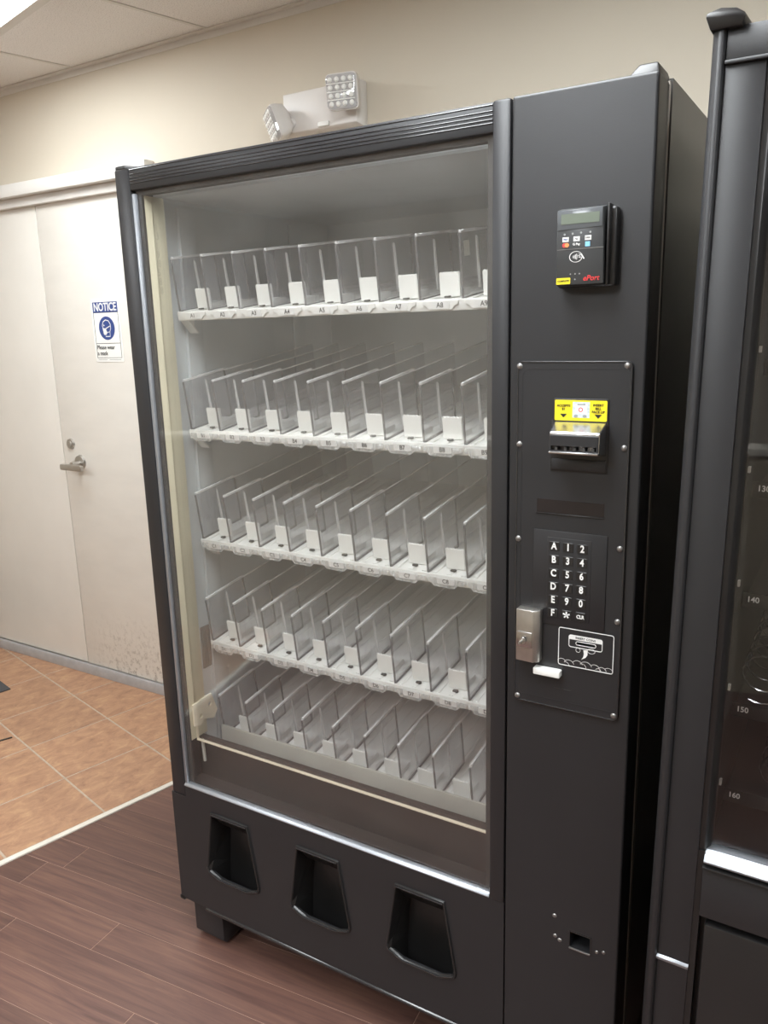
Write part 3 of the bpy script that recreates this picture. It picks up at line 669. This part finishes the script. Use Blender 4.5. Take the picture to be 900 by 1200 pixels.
SH = [('A', 0.090, 1.568), ('B', 0.097, 1.306), ('C', 0.106, 1.045), ('D', 0.112, 0.785), ('E', 0.130, 0.524)]
for l, y, z in SH:
    sh_ = tray(l, y, z, l != 'E')
    if l == 'A': sticker(sh_, y, z, 8)
dl = bpy.data.objects['door_liner']
for k, ch in enumerate('13198588'):
    me = text_mesh(ch, 0.021, 0.8, -0.004)
    for v in me.vertices: a, bb, c2 = v.co; v.co = (0.0672 + c2 * 0.1, 0.044 + a + 0.002 * math.sin(k * 2.1), 1.742 - 0.0185 * k + bb)
    link('pencil_mark', me, 'pencil', dl)

# control column
col = part('control_column', MB().box(0.8890, 1.1046, -0.004, 0.058, 0.111, 1.857), 'black', bevel=0.004, seg=4)
part('column_edge', MB().box(1.1000, 1.1046, 0.050, 0.061, 0.115, 1.852), 'black_side')
YC = -0.004
pl = part('control_plate', MB().prism_y(rounded(0.904, 1.087, 0.876, 1.464, 0.009), YC - 0.0045, YC + 0.001), 'black', bevel=0.0022, seg=3)
a, bb = frame_ring(0.904, 1.087, 0.876, 1.464, 0.009, 0.0026)
part('plate_rim', MB().ring_y(a, bb, YC - 0.0056, YC - 0.003), 'black_gloss', pl, bevel=0.0008)
ip = [(0.920, 1.453), (1.077, 1.453), (1.085, 1.445), (1.085, 0.89), (0.912, 0.89), (0.912, 1.445)]
ii = [(0.921, 1.4515), (1.0763, 1.4515), (1.0835, 1.4443), (1.0835, 0.8915), (0.9135, 0.8915), (0.9135, 1.4443)]
part('plate_groove', MB().ring_y(ip, ii, YC - 0.0050, YC - 0.0035), 'black', pl)
for x, z in ((.908, 1.456), (1.079, 1.457), (.909, 1.330), (1.079, 1.332), (.909, 1.170), (1.079, 1.172), (1.080, 1.050), (.911, .884), (1.080, .885)):
    part('screw', MB().dome_y(x, z, 0.0052, YC - 0.0045, 0.003), 'screw', pl, smooth=True)
YP = YC - 0.0046
# bill validator
bv = part('bill_validator', MB().prism_y(rounded(0.966, 1.054, 1.366, 1.4065, 0.003), YP - 0.002, YP + 0.001).box(0.963, 1.0545, YP - 0.0018, YP, 1.290, 1.372), 'black_plastic', bevel=0.0008)
part('yellow_sticker', MB().prism_y(rounded(0.9685, 1.0515, 1.372, 1.404, 0.002), YP - 0.0026, YP - 0.0018), 'yellow', bv)
ys = YP - 0.0030
part('bill_picture', MB().box(0.9975, 1.0245, ys, ys + 0.0006, 1.377, 1.4015), 'bill_print', bv)
part('bill_frame', MB().box(1.0015, 1.0205, ys - .0003, ys + .0003, 1.383, 1.3985), 'white_print', bv)
part('bill_seal', MB().ring_y(circle(1.0105, 1.3895, .0036, 16), circle(1.0105, 1.3895, .0024, 16), ys - .0008, ys), 'red', bv)
part('bill_marks', MB().box(1.005, 1.018, ys - .0006, ys, 1.3965, 1.3985).prism_y(circle(1.003, 1.3795, .0022, 12, 1.5), ys - .0006, ys).prism_y(circle(1.017, 1.3795, .0022, 12, 1.5), ys - .0006, ys), 'grey_print', bv)
text('sticker_text', 'ACCEPTS\n$1', 0.983, ys, 1.3925, 0.0052, 'black_print', bv, offset=0.01)
text('sticker_text', 'INSERT\nBILL\nFACE UP', 1.038, ys, 1.3915, 0.0052, 'black_print', bv, offset=0.01)
for x in (0.983, 1.038): part('arrow', MB().prism_y([(x - .0055, 1.3825), (x + .0055, 1.3825), (x, 1.3765)], ys - .0003, ys + .0004), 'black_print', bv)
hood = MB().loft([[(0.9675, YP, 1.371), (1.0525, YP, 1.371), (1.0525, YP, 1.318), (0.9675, YP, 1.318)],
                  [(0.975, YP - .044, 1.359), (1.0545, YP - .044, 1.359), (1.0535, YP - .044, 1.326), (0.9755, YP - .044, 1.326)]])
bh = part('bill_hood', hood, 'chrome', bv, bevel=0.0025)
bf = part('bill_face', MB().prism_y(rounded(0.9765, 1.052, 1.3275, 1.3545, 0.002), YP - .0462, YP - .043), 'black', bv, bevel=0.001)
for o_ in (bh, bf): cut(o_, MB().box(0.9785, 1.0495, YP - .06, YP - .008, 1.3310, 1.3380))
part('bill_lip', MB().box(0.9760, 1.0530, YP - .0500, YP - .04, 1.3255, 1.3295), 'chrome', bv, bevel=0.0012)
for k in range(5): part('slot_tooth', MB().box(0.984 + k * .0145, 0.988 + k * .0145, YP - .0440, YP - .030, 1.3305, 1.3355), 'gasket', bv)
part('lower_cover', MB().box(0.9655, 1.0525, YP - 0.0036, YP - 0.001, 1.2935, 1.3105), 'black', bv, bevel=0.0006)
# display window
part('display', MB().box(0.941, 1.052, YP - 0.0006, YP + 0.001, 1.220, 1.242), 'dark_red', pl)
part('display_ledge', MB().box(0.940, 1.053, YP - 0.002, YP, 1.2182, 1.2196), 'black_gloss', pl, bevel=0.0004)
# keypad
kp = part('keypad', MB().box(0.937, 1.0595, YP - 0.002, YP + 0.001, 1.028, 1.1905).box(0.961, 1.0345, YP - 0.0028, YP, 1.040, 1.1795), 'black', bevel=0.0008)
key_mesh = mesh_of('key', MB().prism_y(rounded(-0.0085, 0.0085, -0.0078, 0.0078, 0.0015), -0.0010, 0.0), 0.0004, 1)
rowsT = ['A12', 'B34', 'C56', 'D78', 'E90', ('F', '*', 'CLR')]
for r, row in enumerate(rowsT):
    for c, ch in enumerate(row):
        x, z = 0.973 + c * 0.0236, 1.1650 - r * 0.02315
        k_ = link('key', key_mesh, 'black_plastic', None, (x, YP - 0.0028, z)); adopt(k_, kp)
        if ch == '*':
            st_ = MB()
            for q_ in range(5):
                t_ = math.radians(90 + 72 * q_); dx_, dz_ = math.cos(t_), math.sin(t_)
                st_.prism_y([(x - dz_ * .0011, z + dx_ * .0011), (x + dz_ * .0011, z - dx_ * .0011), (x + dx_ * .0058 + dz_ * .0013, z + dz_ * .0058 - dx_ * .0013), (x + dx_ * .0058 - dz_ * .0013, z + dz_ * .0058 + dx_ * .0013)], YP - 0.0044, YP - 0.0038)
            part('key_character', st_, 'white_print', kp)
        elif ch == 'CLR': text('key_character', ch, x, YP - 0.0041, z, 0.0085, 'white_print', kp, sx=0.85, offset=0.03)
        else: text('key_character', ch, x, YP - 0.0041, z, 0.0165, 'white_print', kp, sx=0.82, offset=0.026)
# lock
lk = part('lock', MB().prism_z([(0.9145, YP), (0.9145, YP - .019), (0.9455, YP - .021), (0.9545, YP - .012), (0.9545, YP)], 0.960, 1.0525), 'steel', bevel=0.0012)
part('lock_recess', MB().box(0.9165, 0.9440, YP - .0222, YP - .0195, 0.986, 1.0135), 'chrome', lk, bevel=0.0008)
lc_ = part('lock_cylinder', MB().cyl_y(0.929, 1.000, 0.0092, YP - .020, YP - .0255, 22).cyl_y(0.929, 1.0, 0.0055, YP - .025, YP - .028, 16), 'steel', lk, smooth=True)
cut(lc_, MB().cyl_y(0.929, 1.000, 0.0024, YP - .04, YP - .021, 10))
# coin return bar
part('coin_return_bar', MB().prism_y(rounded(0.944, 0.9905, 0.9375, 0.9495, 0.002), YP - 0.014, YP), 'white_plastic', bevel=0.001)
# coin insert plate with white line drawing
cp = part('coin_plate', MB().prism_y(rounded(0.983, 1.077, 0.958, 1.0265, 0.004), YP - 0.0012, YP + 0.001), 'black')
yl = YP - 0.0013
def lines(name, mb): part(name, mb, 'white_print', cp)
a, bb = frame_ring(0.9835, 1.0765, 0.9585, 1.026, 0.004, 0.0012); lines('outline', MB().ring_y(a, bb, yl - .0004, yl + .0004))
a, bb = frame_ring(1.001, 1.058, 0.9935, 1.0155, 0.004, 0.0012); lines('slot_outline', MB().ring_y(a, bb, yl - .0004, yl + .0004).prism_y([(1.0015, 1.0075), (1.0575, 1.0075), (1.0575, 1.0125), (1.055, 1.015), (1.004, 1.015), (1.0015, 1.0125)], yl - .0003, yl + .0004))
a, bb = frame_ring(1.013, 1.0475, 0.9985, 1.0055, 0.0034, 0.001); lines('slot_ring', MB().ring_y(a, bb, yl - .0006, yl + .0004))
for o_ in (cp, pl, col): cut(o_, MB().box(1.0150, 1.0455, YP - 0.02, YC + 0.03, 1.0002, 1.0038))
text('coin_text', 'INSERT COINS', 1.0295, yl - .0005, 1.0113, 0.0052, 'black_print', cp, offset=0.005)
lines('coin_sketch', MB().ring_y(circle(1.0175, .990, .004, 16), circle(1.0175, .990, .0035, 16), yl - .0003, yl + .0004).ring_y(circle(1.0395, .992, .0045, 16, 1.5), circle(1.0395, .992, .004, 16, 1.5), yl - .0003, yl + .0004))
hook = [(1.0265, .992), (1.0335, .9925), (1.0335, .984), (1.0305, .979), (1.0235, .9745), (1.0265, .9795), (1.0275, .985)]
lines('coin_arrow', MB().prism_y(hook, yl - .0004, yl + .0004))
cl = MB()
def arc(cx, cz, r, a0, a1):
    o_, i_ = [], []
    n = 14
    for k in range(n + 1):
        t = math.radians(a0 + (a1 - a0) * k / n); o_.append((cx + r * math.cos(t), cz + r * math.sin(t))); i_.append((cx + (r - .0007) * math.cos(t), cz + (r - .0007) * math.sin(t)))
    for k in range(n): cl.add([(o_[k][0], yl - .0003, o_[k][1]), (o_[k + 1][0], yl - .0003, o_[k + 1][1]), (i_[k + 1][0], yl - .0003, i_[k + 1][1]), (i_[k][0], yl - .0003, i_[k][1])], [(0, 1, 2, 3)])
for cx, cz, r, a0, a1 in ((.990, .962, .0085, 30, 150), (1.002, .960, .010, 20, 140), (1.017, .962, .0095, 20, 150), (1.031, .961, .011, 20, 150), (1.046, .9605, .0095, 0, 130), (1.058, .9597, .008, 10, 150), (1.069, .960, .0085, 30, 140), (1.025, .9605, .007, 0, 120), (.997, .9595, .006, 0, 120), (1.052, .9595, .005, 10, 150)): arc(cx, cz, r, a0, a1)
lines('cloud_lines', cl)
text('maker_plate', '—— · ——', 0.992, YP - 0.0006, 0.914, 0.006, 'gasket', pl)
# coin cup and loose screws near the foot of the column
cu = part('coin_cup', MB().ring_y(rounded(1.0145, 1.0565, 0.402, 0.4405, 0.002), rounded(1.0170, 1.0540, 0.4055, 0.4380, 0.001), YC - 0.0012, YC + 0.002), 'black_plastic')
cut(col, MB().box(1.0170, 1.0540, YC - 0.02, YC + 0.045, 0.4055, 0.4380))
part('cup_lip', MB().box(1.0160, 1.0550, YC - 0.0035, YC, 0.4035, 0.4065), 'screw', cu, bevel=0.0008)
for x, z, r in ((.987, .459, .0045), (.989, .417, .004), (.998, .411, .0042), (1.067, .415, .0036), (1.079, .4195, .0036)):
    part('screw', MB().dome_y(x, z, r, YC, 0.0022), 'screw', VM, smooth=True)
# card reader
cr = part('card_reader', MB().box(0.972, 1.059, -0.022, YC + 0.001, 1.573, 1.684), 'black_plastic', bevel=0.004, seg=3)
fr = MB().loft([[(0.974, -0.020, 1.574), (1.045, -0.020, 1.574), (1.045, -0.020, 1.686), (0.974, -0.020, 1.686)], [(0.9765, -0.042, 1.576), (1.0475, -0.042, 1.576), (1.0445, -0.042, 1.682), (0.9765, -0.042, 1.682)]])
part('reader_face', fr, 'reader', cr, bevel=0.002)
part('reader_ridge', MB().box(1.0475, 1.0515, -0.034, -0.015, 1.575, 1.687), 'black_plastic', cr, bevel=0.0015)
yr = -0.0422
part('screen_cover', MB().prism_y([(0.9775, 1.6535), (1.0435, 1.6555), (1.0435, 1.6815), (0.9775, 1.6805)], yr - .0008, yr + .001), 'cap_clear', cr, bevel=0.0004)
part('screen', MB().box(0.9830, 1.0395, yr - .0014, yr, 1.6615, 1.6755), 'lcd', cr)
part('status_dots', MB().prism_y(circle(.9885, 1.6475, .0015, 10), yr - .0006, yr).prism_y(circle(1.0005, 1.648, .0015, 10), yr - .0006, yr).prism_y(circle(1.013, 1.6485, .0015, 10), yr - .0006, yr).prism_y(circle(1.0265, 1.6485, .0015, 10), yr - .0006, yr), 'grey_print', cr)
for x, z, t_ in ((0.990, 1.6405, 'VISA'), (1.0065, 1.6405, 'Pay'), (1.0235, 1.6410, 'DISC')):
    part('card_mark', MB().box(x - .0046, x + .0046, yr - .0005, yr + .0004, z - .0032, z + .0032), 'white_print', cr)
    text('card_mark_text', t_, x, yr - .0008, z, 0.0036, 'blue' if t_ == 'VISA' else 'black_print', cr, offset=0.01)
part('card_mark', MB().prism_y(circle(.9885, 1.6325, .0032, 14), yr - .0006, yr), 'red', cr); part('card_mark', MB().prism_y(circle(.9922, 1.6325, .0032, 14), yr - .0009, yr), 'orange', cr)
text('card_mark_text', 'G Pay', 1.0065, yr - .0006, 1.633, 0.0045, 'white_print', cr)
part('card_mark', MB().box(1.0195, 1.0265, yr - .0006, yr, 1.6290, 1.6358), 'sky_blue', cr)
part('face_line', MB().box(0.9775, 1.0465, yr - .0004, yr + .0002, 1.6262, 1.6268), 'screw', cr)
part('contactless_ring', MB().ring_y(circle(1.006, 1.6155, .0078, 28, 1.25), circle(1.006, 1.6155, .0072, 28, 1.25), yr - .0005, yr + .0002), 'white_print', cr)
wv = MB()
for k in range(4): wv.prism_y([(1.0015 + k * .0018, 1.6155 - .0016 - k * .0008), (1.0022 + k * .0018, 1.6155 - .0016 - k * .0008), (1.0028 + k * .0018, 1.6155), (1.0022 + k * .0018, 1.6155 + .0016 + k * .0008), (1.0015 + k * .0018, 1.6155 + .0016 + k * .0008), (1.0021 + k * .0018, 1.6155)], yr - .0006, yr)
for x_, z_, w_, h_ in ((1.0105, 1.6185, .0042, .0009), (1.0095, 1.6165, .0036, .0008), (1.0100, 1.6145, .0036, .0008)): wv.prism_y([(x_, z_), (x_ + w_, z_ - .001), (x_ + w_, z_ - .001 + h_), (x_, z_ + h_)], yr - .0006, yr)
wv.prism_y([(1.0135, 1.6195), (1.0150, 1.6190), (1.0190, 1.6125), (1.0178, 1.6118), (1.0142, 1.6172)], yr - .0006, yr)
part('contactless_mark', wv, 'white_print', cr)
for x in (.9985, 1.0055, 1.012): part('indicator', MB().prism_y(circle(x, 1.5915, .001, 8), yr - .0005, yr), 'grey_print', cr)
part('indicator', MB().prism_y(circle(1.0055, 1.5838, .001, 8), yr - .0005, yr), 'grey_print', cr)
part('yellow_label', MB().prism_y(rounded(0.9775, 0.9985, 1.5775, 1.5865, 0.001), yr - .0006, yr), 'yellow', cr)
text('label_text', 'COMPLETE', 0.988, yr - .0008, 1.582, 0.0036, 'black_print', cr)
text('brand_text', 'ePort', 1.0295, yr - .0006, 1.5845, 0.0105, 'red', cr, sx=1.0, offset=0.012, shear=0.2)

# ------------------------------------------------------------------ snack machine beside it, leaning slightly
ROLL = math.radians(0.74)
SM = thing('snack_machine', 'black snack machine with wire coils, standing beside the drink machine', 'vending machine', (1.165, -0.08, 0), None, (0, ROLL, 0))
def sp_(name, mb, material, parent=SM, bevel=0.0, seg=2, smooth=None):
    o = link(name, mesh_of(name, mb, bevel, seg, smooth), material)
    o.parent = parent; return o
WD = 0.95
sp_('cabinet', MB().box(0.045, 0.058, 0.06, 0.85, 0.1, 1.862).box(WD - 0.016, WD, 0.06, 0.85, 0.1, 1.862).box(0.058, WD - 0.016, 0.835, 0.85, 0.1, 1.862).box(0.058, WD - 0.016, 0.06, 0.835, 1.846, 1.862).box(0.058, WD - 0.016, 0.06, 0.835, 0.1, 0.115), 'black_side')
post = [(-0.005, 0.055), (-0.005, 0.006), (-0.002, -0.003), (0.004, -0.008), (0.009, -0.008), (0.012, -0.002), (0.012, 0.055)]
sp_('corner_post', MB().prism_z(post, 0.1, 1.868), 'black_snack', bevel=0.0012)
sp_('door_stile', MB().box(0.012, 0.060, 0.0, 0.055, 0.1, 1.829), 'black_snack', bevel=0.002)
sp_('door_header', MB().box(0.0125, WD - 0.02, -0.002, 0.055, 1.831, 1.870), 'black_snack', bevel=0.002)
sp_('header_bead', MB().box(0.012, WD - 0.02, -0.006, 0.004, 1.827, 1.832), 'black_snack', bevel=0.0015)
sp_('window_frame', MB().prism_z([(0.060, 0.004), (0.068, 0.006), (0.0745, 0.020), (0.0745, 0.05), (0.060, 0.05)], 0.732, 1.827), 'black_plastic', bevel=0.001)
sp_('window_frame', MB().prism_z([(0.060, 0.003), (0.069, 0.004), (0.069, 0.05), (0.060, 0.05)], 0.1, 0.732), 'black_plastic')
sp_('right_column', MB().box(WD - 0.26, WD, -0.004, 0.055, 0.1, 1.831), 'black_snack', bevel=0.004)
cap = MB().loft([[(-0.006, -.012, 1.866), (0.030, -.012, 1.866), (0.032, .05, 1.866), (-0.006, .05, 1.866)],
                 [(-0.011, -.018, 1.879), (0.034, -.014, 1.876), (0.037, .06, 1.876), (-0.011, .06, 1.879)],
                 [(-0.011, -.018, 1.884), (0.032, -.014, 1.880), (0.036, .06, 1.881), (-0.011, .06, 1.884)],
                 [(0.004, -.008, 1.891), (0.022, -.008, 1.888), (0.028, .05, 1.888), (0.004, .05, 1.891)]])
sp_('hinge_cap', cap, 'black_plastic', bevel=0.002)
sp_('glass_pane', MB().box(0.070, WD - 0.25, 0.022, 0.027, 0.735, 1.83), 'glass_dark')
sp_('silver_sill', MB().prism_x([(-0.003, 0.7155), (-0.004, 0.719), (0.012, 0.7325), (0.03, 0.7325), (0.03, 0.7155)], 0.069, WD - 0.26), 'alu_sill', bevel=0.0008)
sp_('sill_bead', MB().box(0.068, WD - 0.26, -0.004, 0.02, 0.7055, 0.7085), 'black_plastic', bevel=0.0008)
sp_('lower_panel', MB().box(0.069, WD - 0.26, 0.0, 0.05, 0.62, 0.7055).box(0.069, WD - 0.26, 0.02, 0.05, 0.1, 0.62), 'black_snack', bevel=0.001)
sp_('delivery_flap', MB().box(0.0775, WD - 0.28, 0.002, 0.02, 0.30, 0.606), 'black_plastic', bevel=0.003)
sp_('lock_strip', MB().prism_x([(-0.003, 0.517), (-0.004, 0.522), (0.0, 0.5255), (0.004, 0.5255), (0.004, 0.517)], 0.010, 0.060), 'alu_sill', bevel=0.0006)
for x, y in ((0.06, 0.1), (WD - 0.1, 0.1), (0.06, 0.75), (WD - 0.1, 0.75)):
    zb = -(x + 0.0) * 0 + 0.0
    # feet reach the floor although the machine leans
    drop = math.tan(ROLL) * x
    sp_('foot', MB().cyl_z(x, y, 0.025, drop, 0.11, 16), 'black_plastic')
sp_('inner_wall', MB().box(0.060, 0.068, 0.058, 0.8, 0.70, 1.84), 'black_deep')
sp_('inner_back', MB().box(0.060, WD - 0.26, 0.79, 0.8, 0.12, 1.84).box(0.060, WD - 0.26, 0.06, 0.8, 0.70, 0.71), 'black_deep')
sp_('wall_strip', MB().box(0.068, 0.0705, 0.050, 0.155, 0.905, 1.80), 'gasket')
for z in (1.309, 1.136, 0.967, 0.803, 1.48): sp_('clip', MB().box(0.0705, 0.074, 0.09, 0.098, z - .005, z + .004), 'gasket_light')
def coil(cx, cz, R, y0, y1, turns, ph):
    n = int(turns * 22); pts = []
    for k in range(n + 1):
        t = k / n; a = ph + t * turns * 2 * math.pi; pts.append((cx + R * math.cos(a), y0 + (y1 - y0) * t, cz + R * math.sin(a)))
    return MB().tube(pts, 0.0016, 6)
for z, num in ((1.455, '120'), (1.277, '130'), (1.1045, '140'), (0.922, '150'), (0.7705, '160')):
    st = sp_('snack_tray', MB().box(0.078, WD - 0.27, 0.122, 0.70, z - 0.012, z - 0.008), 'black_deep')
    sp_('tray_front', MB().box(0.076, WD - 0.27, 0.118, 0.123, z - 0.014, z + 0.010), 'black_deep', st, bevel=0.001)
    me = text_mesh(num, 0.0125, 0.95, 0.02)
    for v in me.vertices: a, bb, c2 = v.co; v.co = (0.0915 + a, 0.1172 - c2, z + bb)
    o = link('tray_number', me, 'white_print'); o.parent = st
    if num in ('150', '160'):
        xs = (0.1175, 0.215, 0.31, 0.41) if num == '150' else (0.157, 0.27, 0.38)
        for x in xs: sp_('coil', coil(x, z + 0.047 if num == '150' else z + 0.035, 0.035, 0.122, 0.55, 9, math.radians(235)), 'coil', st, smooth=True)
